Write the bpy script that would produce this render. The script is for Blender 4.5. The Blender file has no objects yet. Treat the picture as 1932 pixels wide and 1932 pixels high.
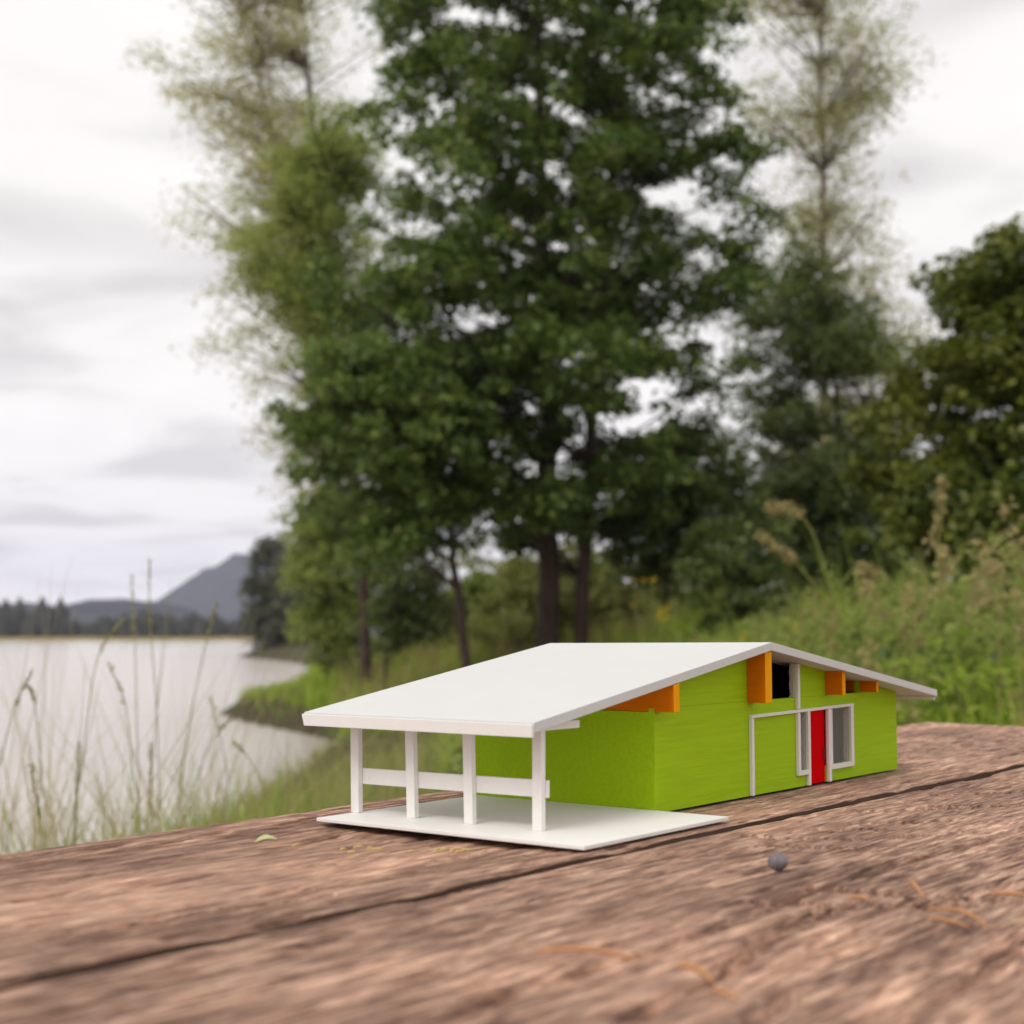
import bpy, bmesh, math, random
import numpy as np
from mathutils import Vector, Matrix
R = math.radians
S = bpy.context.scene
COL = S.collection

# ------------------------------------------------------------------ camera
CAM_Z = 0.83
PITCH = R(4.727)
cam = bpy.data.cameras.new('camera')
cam.sensor_fit = 'HORIZONTAL'; cam.sensor_width = 56.0
cam.lens = 79.87
cam.clip_start = 0.01; cam.clip_end = 20000
cam.dof.use_dof = True
cam.dof.focus_distance = 0.70
cam.dof.aperture_fstop = 20.5
cam.dof.aperture_blades = 0
cam_o = bpy.data.objects.new('camera', cam); COL.objects.link(cam_o)
cam_o.location = (0, 0, CAM_Z)
cam_o.rotation_euler = (R(90) + PITCH, 0, 0)
S.camera = cam_o

# ------------------------------------------------------------------ sky (overcast)
SUN_EL, SUN_AZ = R(52), R(215)          # azimuth clockwise from +Y (view direction)
world = bpy.data.worlds.new('World'); S.world = world
world.use_nodes = True
nt = world.node_tree; nt.nodes.clear()
def N(t, **k):
    n = nt.nodes.new(t)
    for a, b in k.items(): setattr(n, a, b)
    return n
L = lambda a, b: nt.links.new(a, b)
out = N('ShaderNodeOutputWorld')
sky = N('ShaderNodeTexSky', sky_type='NISHITA')
sky.sun_disc = False; sky.sun_elevation = SUN_EL; sky.sun_rotation = SUN_AZ
bg1 = N('ShaderNodeBackground'); bg1.inputs[1].default_value = 0.10
L(sky.outputs[0], bg1.inputs[0])
tc = N('ShaderNodeTexCoord'); sep = N('ShaderNodeSeparateXYZ'); L(tc.outputs['Generated'], sep.inputs[0])
zab = N('ShaderNodeMath', operation='ABSOLUTE'); L(sep.outputs[2], zab.inputs[0])
za = N('ShaderNodeMath', operation='ADD'); za.inputs[1].default_value = 0.12; L(zab.outputs[0], za.inputs[0])
dx = N('ShaderNodeMath', operation='DIVIDE'); L(sep.outputs[0], dx.inputs[0]); L(za.outputs[0], dx.inputs[1])
dy = N('ShaderNodeMath', operation='DIVIDE'); L(sep.outputs[1], dy.inputs[0]); L(za.outputs[0], dy.inputs[1])
cb = N('ShaderNodeCombineXYZ'); dxs = N('ShaderNodeMath', operation='MULTIPLY'); dxs.inputs[1].default_value = 0.95; L(dx.outputs[0], dxs.inputs[0]); L(dxs.outputs[0], cb.inputs[0]); L(dy.outputs[0], cb.inputs[1])
cn = N('ShaderNodeTexNoise'); cn.inputs['Scale'].default_value = 1.7; cn.inputs['Detail'].default_value = 3.5
cn.inputs['Roughness'].default_value = 0.45; cn.inputs['Distortion'].default_value = 0.4
L(cb.outputs[0], cn.inputs['Vector'])
cr = N('ShaderNodeValToRGB')
e = cr.color_ramp.elements
e[0].position = 0.36; e[0].color = (0.57, 0.552, 0.535, 1)
e[1].position = 0.62; e[1].color = (0.78, 0.76, 0.735, 1)
m_ = cr.color_ramp.elements.new(0.5); m_.color = (0.745, 0.725, 0.70, 1)
L(cn.outputs[0], cr.inputs[0])
bg2 = N('ShaderNodeBackground'); bg2.inputs[1].default_value = 1.0; L(cr.outputs[0], bg2.inputs[0])
mx = N('ShaderNodeMixShader'); mx.inputs[0].default_value = 0.97
L(bg1.outputs[0], mx.inputs[1]); L(bg2.outputs[0], mx.inputs[2]); L(mx.outputs[0], out.inputs[0])

# ------------------------------------------------------------------ sun behind cloud
sl = bpy.data.lights.new('sun', 'SUN'); sl.energy = 1.2; sl.angle = R(28); sl.color = (1.0, 0.95, 0.88)
sun = bpy.data.objects.new('sun', sl); COL.objects.link(sun)
sd = Vector((math.sin(SUN_AZ) * math.cos(SUN_EL), math.cos(SUN_AZ) * math.cos(SUN_EL), math.sin(SUN_EL)))
sun.rotation_euler = sd.to_track_quat('Z', 'Y').to_euler()
sun.location = (-3, -4, 8)

S.view_settings.view_transform = 'Standard'; S.view_settings.look = 'None'
S.view_settings.exposure = 0.49; S.view_settings.gamma = 1.0
S.view_settings.use_curve_mapping = False
S.cycles.use_denoising = True
S.cycles.max_bounces = 8; S.cycles.transparent_max_bounces = 8
S.cycles.sample_clamp_indirect = 6
S.cycles.volume_bounces = 1

# ------------------------------------------------------------------ helpers
rng = np.random.default_rng(7)
random.seed(7)
FP = 2755.2
def W(px, py, D):
    """world point seen at (px,py) of a 1932-wide picture at depth D (dev placement)"""
    x = (px - 966) / FP; u = (966 - py) / FP
    c, s = math.cos(PITCH), math.sin(PITCH)
    d = (x, c - u * s, s + u * c); t = D / d[1]
    return Vector((d[0] * t, D, CAM_Z + d[2] * t))

def tag(o, label=None, cat=None, group=None, kind=None):
    if label: o['label'] = label
    if cat: o['category'] = cat
    if group: o['group'] = group
    if kind: o['kind'] = kind
    return o
def link(name, me, mat=None, parent=None):
    o = bpy.data.objects.new(name, me); COL.objects.link(o)
    if mat is not None and me is not None and not me.materials: me.materials.append(mat)
    if parent is not None: o.parent = parent
    return o
def empty(name, loc=(0, 0, 0), rz=0):
    o = bpy.data.objects.new(name, None); COL.objects.link(o)
    o.location = loc; o.rotation_euler = (0, 0, rz); o.empty_display_size = 0.05
    return o
def mesh_np(name, V, Q, smooth=False):
    V = np.asarray(V, np.float32).reshape(-1, 3); Q = np.asarray(Q, np.int32)
    k = Q.shape[1]
    me = bpy.data.meshes.new(name)
    me.vertices.add(len(V)); me.vertices.foreach_set('co', V.ravel())
    me.loops.add(Q.size); me.loops.foreach_set('vertex_index', Q.ravel())
    me.polygons.add(len(Q))
    me.polygons.foreach_set('loop_start', np.arange(0, Q.size, k, dtype=np.int32))
    me.polygons.foreach_set('loop_total', np.full(len(Q), k, np.int32))
    if smooth: me.polygons.foreach_set('use_smooth', np.ones(len(Q), bool))
    me.update(calc_edges=True); me.validate()
    return me
def sm(t): t = np.clip(t, 0, 1); return t * t * (3 - 2 * t)
_tab = np.random.default_rng(3).random((256, 256))
def vnoise(x, y):
    xi = np.floor(x).astype(int); yi = np.floor(y).astype(int)
    fx = x - xi; fy = y - yi; fx = fx * fx * (3 - 2 * fx); fy = fy * fy * (3 - 2 * fy)
    g = lambda a, b: _tab[a % 256, b % 256]
    return (g(xi, yi) * (1 - fx) + g(xi + 1, yi) * fx) * (1 - fy) + (g(xi, yi + 1) * (1 - fx) + g(xi + 1, yi + 1) * fx) * fy
def fbm(x, y, o=4):
    r = 0; a = .5
    for i in range(o):
        r = r + a * (vnoise(x + 17.3 * i, y + 9.1 * i) - .5); x = x * 2.03; y = y * 2.03; a *= .5
    return r

# ------------------------------------------------------------------ materials
class M:
    def __init__(s, name):
        s.m = bpy.data.materials.new(name); s.m.use_nodes = True
        s.t = s.m.node_tree; s.b = s.t.nodes['Principled BSDF']; s.o = s.t.nodes['Material Output']
    def n(s, t, **k):
        n = s.t.nodes.new(t)
        for a, b in k.items(): setattr(n, a, b)
        return n
    def l(s, a, b): s.t.links.new(a, b)
    def coord(s, scale, kind='Object'):
        tc = s.n('ShaderNodeTexCoord'); mp = s.n('ShaderNodeMapping'); mp.inputs['Scale'].default_value = scale
        s.l(tc.outputs[kind], mp.inputs[0]); return mp.outputs[0]
    def noise(s, vec, scale=1, detail=4, rough=.55, dist=0):
        n = s.n('ShaderNodeTexNoise'); n.inputs['Scale'].default_value = scale; n.inputs['Detail'].default_value = detail
        n.inputs['Roughness'].default_value = rough; n.inputs['Distortion'].default_value = dist
        if vec is not None: s.l(vec, n.inputs['Vector'])
        return n.outputs[0]
    def ramp(s, fac, stops):
        r = s.n('ShaderNodeValToRGB'); el = r.color_ramp.elements
        el[0].position, el[0].color = stops[0][0], (*stops[0][1], 1)
        el[1].position, el[1].color = stops[-1][0], (*stops[-1][1], 1)
        for p, c in stops[1:-1]:
            q = el.new(p); q.color = (*c, 1)
        s.l(fac, r.inputs[0]); return r.outputs[0]
    def mix(s, fac, a, b, mode='MIX'):
        m = s.n('ShaderNodeMix', data_type='RGBA', blend_type=mode)
        if isinstance(fac, (int, float)): m.inputs[0].default_value = fac
        else: s.l(fac, m.inputs[0])
        for i, v in ((6, a), (7, b)):
            if isinstance(v, tuple): m.inputs[i].default_value = (*v, 1)
            else: s.l(v, m.inputs[i])
        return m.outputs[2]
    def bump(s, h, strength, dist):
        b = s.n('ShaderNodeBump'); b.inputs['Strength'].default_value = strength; b.inputs['Distance'].default_value = dist
        s.l(h, b.inputs['Height']); s.l(b.outputs[0], s.b.inputs['Normal'])
    def col(s, c):
        if isinstance(c, tuple): s.b.inputs['Base Color'].default_value = (*c, 1)
        else: s.l(c, s.b.inputs['Base Color'])
    def rough(s, r, spec=.5): s.b.inputs['Roughness'].default_value = r; s.b.inputs['Specular IOR Level'].default_value = spec

def paint(name, c, grain=(6, 220, 220), var=.12, rough=.55, bump=.25, spec=.35):
    """brushed paint over fine-grained balsa sheet; grain runs along local x"""
    k = M(name); v = k.coord(grain); g = k.noise(v, 1, 5, .65, .3)
    big = k.noise(k.coord((14, 14, 14)), 1, 3, .6)
    d = tuple(x * (1 - var) for x in c); u = tuple(min(1, x * (1 + var * .6)) for x in c)
    c1 = k.ramp(g, [(.3, d), (.55, c), (.8, u)])
    c2 = k.mix(big, c1, tuple(x * .93 for x in c)) if var > 0 else c1
    k.col(c2); k.rough(rough, spec); k.bump(g, bump, .0004)
    return k.m
def leafmat(name, stops, trans=.35, rough=.6, spec=.12):
    k = M(name)
    g = k.n('ShaderNodeNewGeometry')
    c = k.ramp(g.outputs['Random Per Island'], stops)
    big = k.noise(k.coord((.55, .55, .55)), 1, 3, .6)
    c = k.mix(k.ramp(big, [(.38, (0, 0, 0)), (.62, (1, 1, 1))]), c, k.mix(.55, c, stops[min(2, len(stops) - 1)][1]))
    k.col(c); k.rough(rough, spec)
    tr = k.n('ShaderNodeBsdfTranslucent'); k.l(c, tr.inputs[0])
    mx = k.n('ShaderNodeMixShader'); mx.inputs[0].default_value = trans
    k.l(k.b.outputs[0], mx.inputs[1]); k.l(tr.outputs[0], mx.inputs[2]); k.l(mx.outputs[0], k.o.inputs[0])
    return k.m

MAT = {}
MAT['white'] = paint('white_paint', (.84, .82, .795), var=.05, rough=.5, bump=.22)
MAT['white_trim'] = paint('white_trim_paint', (.82, .775, .75), var=.07, rough=.55, bump=.35)
MAT['roof'] = paint('roof_white_paint', (.66, .66, .65), (60, 60, 60), .03, .6, .10, .2)
MAT['slab'] = paint('slab_white_card', (.87, .85, .82), (70, 70, 70), .03, .55, .08)
MAT['green'] = paint('lime_green_paint', (.365, .575, .006), (22, 420, 420), .22, .65, .5, .12)
MAT['orange'] = paint('orange_paint', (.66, .165, .001), (300, 40, 300), .2, .65, .4, .06)
MAT['orange_end'] = paint('beam_end_orange', (.92, .37, .003), (260, 260, 60), .15, .65, .4, .06)  # beam front ends get a lighter, yellower orange than the sides
MAT['red'] = paint('red_paint', (.66, .0, .002), (260, 260, 20), .1, .7, .3, .02)
MAT['redd'] = paint('dark_red_paint', (.20, .003, .005), (260, 260, 20), .1, .5, .2)
MAT['foam'] = paint('white_foam_core', (.62, .56, .54), (900, 900, 900), .3, .9, .9)
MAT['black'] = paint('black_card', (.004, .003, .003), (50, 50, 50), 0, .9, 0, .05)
MAT['inner'] = paint('pale_inner_card', (.84, .78, .76), (50, 50, 50), .05, .8, .05)

# weathered plank wood; grain along local x
def woodmat():
    k = M('weathered_wood')
    warp = k.noise(k.coord((4, 14, 14)), 1, 3, .5)
    v = k.coord((38, 400, 400))
    av = k.n('ShaderNodeVectorMath', operation='ADD'); wv = k.n('ShaderNodeVectorMath', operation='SCALE'); wv.inputs[3].default_value = 1.2
    cbx = k.n('ShaderNodeCombineXYZ'); k.l(warp, cbx.inputs[1]); k.l(cbx.outputs[0], wv.inputs[0]); k.l(v, av.inputs[0]); k.l(wv.outputs[0], av.inputs[1])
    oi = k.n('ShaderNodeObjectInfo'); om = k.n('ShaderNodeMath', operation='MULTIPLY'); om.inputs[1].default_value = 40; k.l(oi.outputs['Random'], om.inputs[0])
    oc = k.n('ShaderNodeCombineXYZ'); k.l(om.outputs[0], oc.inputs[0]); k.l(om.outputs[0], oc.inputs[1])
    a2 = k.n('ShaderNodeVectorMath', operation='ADD'); k.l(av.outputs[0], a2.inputs[0]); k.l(oc.outputs[0], a2.inputs[1])
    g = k.noise(a2.outputs[0], 1, 8, .68, .15)
    fine = k.noise(k.coord((60, 1300, 1300)), 1, 4, .65, .2)
    mid = k.noise(k.coord((34, 190, 190)), 1, 6, .68, .2)
    patch = k.noise(k.coord((4, 9, 9)), 1, 4, .6)
    c1 = k.ramp(g, [(.32, (.055, .031, .023)), (.42, (.21, .122, .090)), (.51, (.40, .255, .185)), (.62, (.70, .51, .39))])
    c2 = k.ramp(mid, [(.34, (.50, .46, .45)), (.48, (.92, .90, .88)), (.68, (1.2, 1.14, 1.08))])
    c = k.mix(1.0, c1, c2, 'MULTIPLY')
    cf = k.ramp(fine, [(.32, (.55, .5, .48)), (.5, (1, 1, 1)), (.7, (1.25, 1.2, 1.15))])
    c = k.mix(.75, c, cf, 'MULTIPLY')
    pf = k.ramp(patch, [(.4, (0, 0, 0)), (.7, (.5, .5, .5))])
    c = k.mix(pf, c, (.40, .255, .185))
    worn = k.ramp(k.noise(k.coord((22, 90, 90)), 1, 5, .7, .4), [(.54, (0, 0, 0)), (.66, (.6, .6, .6))])
    c = k.mix(worn, c, k.mix(.4, c, (.66, .47, .36)))
    chk = k.noise(k.coord((24, 420, 420)), 1, 3, .55, .2)
    ckf = k.ramp(chk, [(.30, (1, 1, 1)), (.37, (0, 0, 0))])
    c = k.mix(ckf, c, k.mix(.75, c, (.035, .018, .013)))
    tone = k.ramp(k.noise(k.coord((5, 16, 16)), 1, 5, .65, .5), [(.34, (.58, .55, .54)), (.5, (1.0, .99, .98)), (.62, (1.34, 1.32, 1.30))])
    c = k.mix(1.0, c, tone, 'MULTIPLY')
    c = k.mix(1.0, c, (.92, .87, .86), 'MULTIPLY')
    k.col(c); k.rough(.8, .3)
    ma = k.n('ShaderNodeMath', operation='ADD'); k.l(g, ma.inputs[0]); k.l(fine, ma.inputs[1])
    k.bump(ma.outputs[0], .7, .0009)
    return k.m
MAT['wood'] = woodmat()
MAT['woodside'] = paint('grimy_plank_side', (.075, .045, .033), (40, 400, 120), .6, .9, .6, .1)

def soil():
    k = M('bank_soil'); n = k.noise(k.coord((1.2, 1.2, 1.2)), 1, 6, .65)
    c = k.ramp(n, [(.3, (.035, .026, .018)), (.5, (.075, .06, .03)), (.7, (.07, .085, .03))])
    k.col(c); k.rough(.9, .2); k.bump(n, .8, .15); return k.m
MAT['soil'] = soil()
def watermat():
    k = M('lake_water'); v = k.coord((1.0, 1.0, 1.0))
    n1 = k.noise(k.coord((.9, 2.2, 1)), 1, 4, .6); n2 = k.noise(k.coord((5, 9, 1)), 1, 3, .5)
    ad = k.n('ShaderNodeMath', operation='ADD'); k.l(n1, ad.inputs[0]); k.l(n2, ad.inputs[1])
    k.col((.70, .62, .58)); k.rough(.12, .6); k.b.inputs['IOR'].default_value = 1.33
    k.bump(ad.outputs[0], .35, .12); return k.m
MAT['water'] = watermat()
def bark():
    k = M('bark'); n = k.noise(k.coord((9, 9, 2)), 1, 5, .7)
    k.col(k.ramp(n, [(.3, (.030, .019, .015)), (.6, (.085, .056, .046)), (.8, (.15, .105, .09))])); k.rough(.9, .2); k.bump(n, .8, .05); return k.m
MAT['bark'] = bark()
def palebark():
    k = M('pale_bark'); n = k.noise(k.coord((6, 6, 1.5)), 1, 4, .6)
    k.col(k.ramp(n, [(.3, (.10, .075, .06)), (.7, (.24, .19, .155))])); k.rough(.9, .2); return k.m
MAT['palebark'] = palebark()
MAT['maple'] = leafmat('maple_leaf', [(0, (.028, .058, .014)), (.4, (.074, .134, .028)), (.75, (.155, .230, .042)), (.965, (.26, .31, .06)), (1, (.24, .17, .06))], .34, .42, .35)
MAT['maple2'] = leafmat('understorey_leaf', [(0, (.030, .065, .018)), (.5, (.080, .140, .032)), (1, (.22, .25, .06))], .38, .4, .5)
MAT['gold'] = leafmat('yellow_green_leaf', [(0, (.022, .050, .008)), (.5, (.080, .120, .014)), (1, (.24, .25, .03))], .36, .4, .5)
MAT['olive'] = leafmat('olive_leaf', [(0, (.28, .26, .11)), (.5, (.43, .42, .20)), (1, (.55, .54, .28))], .55)
MAT['willow'] = leafmat('fresh_leaf', [(0, (.11, .16, .032)), (.5, (.24, .32, .07)), (1, (.42, .45, .14))], .58)
MAT['conifer'] = leafmat('conifer_needle', [(0, (.028, .032, .028)), (.6, (.048, .052, .042)), (1, (.07, .07, .05))], .1)
MAT['fartree'] = leafmat('far_leaf', [(0, (.055, .065, .045)), (.5, (.09, .10, .065)), (1, (.15, .15, .10))], .3)
MAT['grass'] = leafmat('meadow_grass', [(0, (.13, .23, .022)), (.45, (.31, .46, .05)), (.8, (.45, .57, .085)), (1, (.58, .56, .16))], .6)
MAT['bankgrass'] = leafmat('bank_grass', [(0, (.13, .17, .028)), (.5, (.27, .32, .07)), (1, (.45, .43, .18))], .52)
MAT['dry'] = leafmat('dry_grass', [(0, (.24, .19, .07)), (.5, (.38, .31, .13)), (1, (.50, .42, .20))], .4)
def flat(name, c, rough=.8, sc=(40, 40, 40), var=.3):
    return paint(name, c, sc, var, rough, .3, .25)
MAT['yellow'] = flat('yellow_petal', (.62, .46, .03))
MAT['stone'] = flat('grey_pebble', (.20, .175, .185), .75, (250, 250, 250), .5)
MAT['needle'] = flat('orange_needle', (.52, .26, .12), .7, (400, 400, 400), .35)
MAT['straw'] = flat('straw', (.66, .48, .20), .8, (300, 300, 300), .35)
MAT['leafbit'] = flat('pale_green_leaf', (.52, .54, .28), .6, (200, 200, 200), .25)
MAT['hill'] = (lambda k: (k.col(k.ramp(k.noise(k.coord((.012, .012, .012)), 1, 6, .6), [(.3, (.030, .040, .034)), (.7, (.055, .062, .050))])), k.rough(1, 0), k.m)[-1])(M('forested_hill'))

# ------------------------------------------------------------------ terrain, water, hills
SH = np.array([(-4000, -60), (-60, -3.4), (0, -2.9), (10, -3.1), (16, -3.0), (25, -3.1), (29.5, -3.3), (31.5, -4.1), (33.5, -5.0), (36, -6.2), (39.5, -7.6), (43, -7.9),
               (46, -7.7), (62, -8.4), (81, -9.8), (110, -16), (135, -25), (160, -27), (200, -20), (320, 60), (420, 320), (9000, 700)], float)
WATER = -2.2
def ground(x, y):
    sx = np.interp(y, SH[:, 0], SH[:, 1]); d = x - sx
    land = -.83 + .42 * sm((y - 7) / 18) + .25 * sm((x - 3) / 14) * sm((y - 3) / 10)
    wid = 2.5 + 5.0 * sm((y - 6) / 16)
    z = np.where(d < 0, WATER - .25 * np.minimum(-d, 8), WATER + .5 * sm(d / .35) + (land - WATER - .5) * sm(d / wid))
    r = np.hypot(x, y)
    return z + .10 * fbm(x * .9, y * .9) * sm((r - 2) / 4) * sm(d / 2) + CAM_Z
def axis(n, far, near):
    t = np.linspace(-1, 1, n); return np.sinh(t * near) / np.sinh(near) * far
gx = axis(190, 4500, 8.5); gy = axis(270, 4500, 7.5) + 25
GX, GY = np.meshgrid(gx, gy, indexing='ij'); GZ = ground(GX, GY)
def gridq(n, m):
    i = np.arange(n - 1)[:, None] * m + np.arange(m - 1)[None]; i = i.ravel()
    return np.stack([i, i + m, i + m + 1, i + 1], 1)
o = link('ground', mesh_np('ground', np.stack([GX, GY, GZ], -1), gridq(190, 270), True), MAT['soil']); tag(o, kind='structure')
wz = WATER + CAM_Z
o = link('lake_water', mesh_np('lake_water', [(-5000, -4000, wz), (3000, -4000, wz), (3000, 6000, wz), (-5000, 6000, wz)], [[0, 1, 2, 3]]), MAT['water']); tag(o, kind='structure')

def ridge_hill(name, D, pts, thick):
    xs = np.linspace(pts[0][0], pts[-1][0], 160); hs = np.interp(xs, [p[0] for p in pts], [p[1] for p in pts])
    hs = hs + (fbm(xs * .02, xs * 0 + D, 5) * .16) * hs
    rows = []
    for j, f in enumerate(np.linspace(-1, 1, 25)):
        prof = (1 - abs(f)) ** .8
        yy = D + f * thick
        rows.append(np.stack([xs + f * 20, np.full_like(xs, yy) + 30 * fbm(xs * .01, xs * 0 + j), wz - 6 + (hs + 6) * prof * (1 + .25 * fbm(xs * .03, xs * 0 + j * .7))], -1))
    V = np.stack(rows, 0)
    return tag(link(name, mesh_np(name, V, gridq(25, 160), True), MAT['hill']), kind='structure')
def hx(px, D): return (px - 966) / FP * D
Dm = 2600
ridge_hill('hill', Dm, [(hx(235, Dm), 4), (hx(290, Dm), 42), (hx(380, Dm), 102), (hx(455, Dm), 150), (hx(540, Dm), 172), (hx(640, Dm), 160), (hx(760, Dm), 80), (hx(900, Dm), 40), (hx(1000, Dm), 5)], 420)
Dm = 1500
ridge_hill('hill', Dm, [(hx(-700, Dm), 30), (hx(-300, Dm), 42), (hx(0, Dm), 30), (hx(150, Dm), 34), (hx(240, Dm), 38), (hx(330, Dm), 30), (hx(420, Dm), 12), (hx(560, Dm), 3)], 120)

# ---- foliage meshes
def leaf_quads(C, Nrm, size, seed, aspect=.62):
    r = np.random.default_rng(seed); n = len(C)
    Nrm = Nrm / np.linalg.norm(Nrm, axis=1, keepdims=True)
    ref = r.normal(size=(n, 3)); t = np.cross(Nrm, ref); t /= np.linalg.norm(t, axis=1, keepdims=True); b = np.cross(Nrm, t)
    s = size * r.uniform(.65, 1.3, (n, 1))
    fold = Nrm * s * .18
    V = np.stack([C - t * s * .5, C + b * s * aspect * .5 - t * s * .05 + fold, C + t * s * .55, C - b * s * aspect * .5 - t * s * .05 + fold], 1)
    return V.reshape(-1, 3), np.arange(n * 4).reshape(n, 4)
def tube(P, Rr, k=6):
    P = np.asarray(P, float); n = len(P)
    T = np.gradient(P, axis=0); T /= np.linalg.norm(T, axis=1, keepdims=True) + 1e-9
    up = np.where(np.abs(T[:, 2:3]) > .9, np.array([[1., 0, 0]]), np.array([[0, 0, 1.]]))
    A = np.cross(T, up); A /= np.linalg.norm(A, axis=1, keepdims=True) + 1e-9; B = np.cross(T, A)
    th = np.linspace(0, 2 * np.pi, k, endpoint=False)
    V = P[:, None] + (A[:, None] * np.cos(th)[None, :, None] + B[:, None] * np.sin(th)[None, :, None]) * np.asarray(Rr, float)[:, None, None]
    q = []
    for i in range(n - 1):
        for j in range(k):
            q.append((i * k + j, i * k + (j + 1) % k, (i + 1) * k + (j + 1) % k, (i + 1) * k + j))
    return V.reshape(-1, 3), np.array(q)
def join(parts):
    V = []; Q = []; o = 0
    for v, q in parts: V.append(v); Q.append(q + o); o += len(v)
    return np.concatenate(V), np.concatenate(Q)
def bez(a, b, c, n=6):
    t = np.linspace(0, 1, n)[:, None]; a, b, c = map(np.asarray, (a, b, c))
    return a * (1 - t) ** 2 + 2 * b * t * (1 - t) + c * t * t

def tree(name, label, D, base_px, prof, ncl, nleaf, lsize, cr, lm, bm_, trunk_r, seed, holes=(), depth=.8, dmax=3.0, stems=None, flat_=.6, top=None, gap=0., group=None, edge=.45, ntw=170, cat='tree', per=6, pr=.75):
    """prof: (picture height, left, right) outline of the crown at depth D, turned into a round volume"""
    r = np.random.default_rng(seed)
    zs = []; xl = []; xr = []
    for (py, a, b) in prof:
        p = W(a, py, D); zs.append(p.z); xl.append(p.x); xr.append(W(b, py, D).x)
    zs = np.array(zs)[::-1]; xl = np.array(xl)[::-1]; xr = np.array(xr)[::-1]
    HW = []
    for (cx, cy, rx, ry) in holes:
        p = W(cx, cy, D); HW.append((p.x, p.z, rx * 1.05 / FP * D, ry * 1.05 / FP * D))
    C = []; tries = 0
    wmax = (xr - xl).max()
    while len(C) < ncl and tries < ncl * 60:
        tries += 1
        z = r.uniform(zs[0], zs[-1]); a = np.interp(z, zs, xl); b = np.interp(z, zs, xr); h = (b - a) / 2
        if h <= 0 or r.random() > h * 2 / wmax: continue
        rad = r.random() ** edge; th = r.uniform(0, 2 * np.pi)
        lat = rad * np.cos(th); dep = rad * np.sin(th)
        x = (a + b) / 2 + lat * max(h - cr * .35, h * .6); y = D + dep * min(h * depth, dmax)
        if any(((x - q[0]) / q[2]) ** 2 + ((z - q[1]) / q[3]) ** 2 < 1 for q in HW): continue
        if gap and fbm(np.array([x * .8 + seed]), np.array([z * .8 + y * .5]), 2)[0] < gap - .12: continue
        C.append((x, y, z))
    C0 = np.array(C); pads = C0[:max(8, ncl // per)]
    po = r.normal(size=(len(pads), per, 3)) * np.array([.55, .55, .20]) * pr * r.uniform(.6, 1.3, (len(pads), 1, 1))
    po[..., 2] -= .22 * np.hypot(po[..., 0], po[..., 1])
    C = (pads[:, None] + po).reshape(-1, 3)
    cl = np.interp(C[:, 2], zs, xl); crr = np.interp(C[:, 2], zs, xr)
    C = C[(C[:, 0] > cl - .25) & (C[:, 0] < crr + .25)]
    # leaves
    k = np.repeat(np.arange(len(C)), nleaf)
    off = r.normal(size=(len(k), 3)); off /= np.linalg.norm(off, axis=1, keepdims=True)
    off *= (r.random((len(k), 1)) ** .45) * cr * r.uniform(.6, 1.25, len(C))[k][:, None]
    off[:, 2] *= flat_
    off[:, 2] -= .25 * np.hypot(off[:, 0], off[:, 1]) ** 2 / cr
    P = C[k] + off
    nr = off / cr * .7 + r.normal(size=off.shape) * .5 + np.array([0, 0, .85])
    root = empty(name, (0, 0, 0))
    base = W(base_px, 1194, D); gz = float(ground(np.array([base.x]), np.array([D]))[0])
    root.location = (base.x, D, gz)
    tag(root, label, cat, group)
    loc = np.array(root.location)
    V, Q = leaf_quads(P - loc, nr, lsize, seed + 1)
    link('crown', mesh_np('crown', V, Q), lm, root)
    # wood
    zt = zs[0] + (zs[-1] - zs[0]) * .85 if top is None else W(0, top, D).z
    parts = []
    cx = float(np.mean((xl + xr) / 2))
    stems = stems or [(base_px, cx, 1.0)]
    lines = []
    for (bpx, tx, rs) in stems:
        bx = W(bpx, 1194, D).x
        P0 = np.array([bx, D, gz - .1]); P2 = np.array([tx, D + r.uniform(-.3, .3), zt])
        pl = bez(P0, P0 * .5 + P2 * .5 + np.array([(bx - tx) * .3 + r.uniform(-.15, .15), 0, 0]), P2, 14)
        pl[1:-1, :2] += r.normal(size=(12, 2)) * .035 * trunk_r / .2
        rr = trunk_r * rs * np.linspace(1, .12, 14) ** .9; rr[0] *= 1.25
        parts.append(tube(pl - loc, rr, 9)); lines.append((pl, rr))
    # limbs
    far = C[r.permutation(len(C))[:min(ntw, len(C))]]
    for i, c in enumerate(far):
        pl, rr = lines[i % len(lines)]
        lat = np.hypot(c[0] - pl[:, 0], c[1] - pl[:, 1])
        want = c[2] - .55 * lat
        j = int(np.argmin(np.abs(pl[:, 2] - want) + (pl[:, 2] > c[2]) * .5)); j = max(2, min(j, 12))
        a = pl[j]; r0 = min(rr[j] * .5, trunk_r * (.34 if i < 26 else .14))
        mid = a * .5 + c * .5 + np.array([0, 0, .12 * np.linalg.norm(c - a)]) * (1 if r.random() < .7 else -.4) + r.normal(size=3) * .08
        q = bez(a, mid, c, 6); parts.append(tube(q - loc, np.linspace(r0, .012, 6), 5))
    V, Q = join(parts)
    link('trunk', mesh_np('trunk', V, Q, True), bm_, root)
    return root

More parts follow.
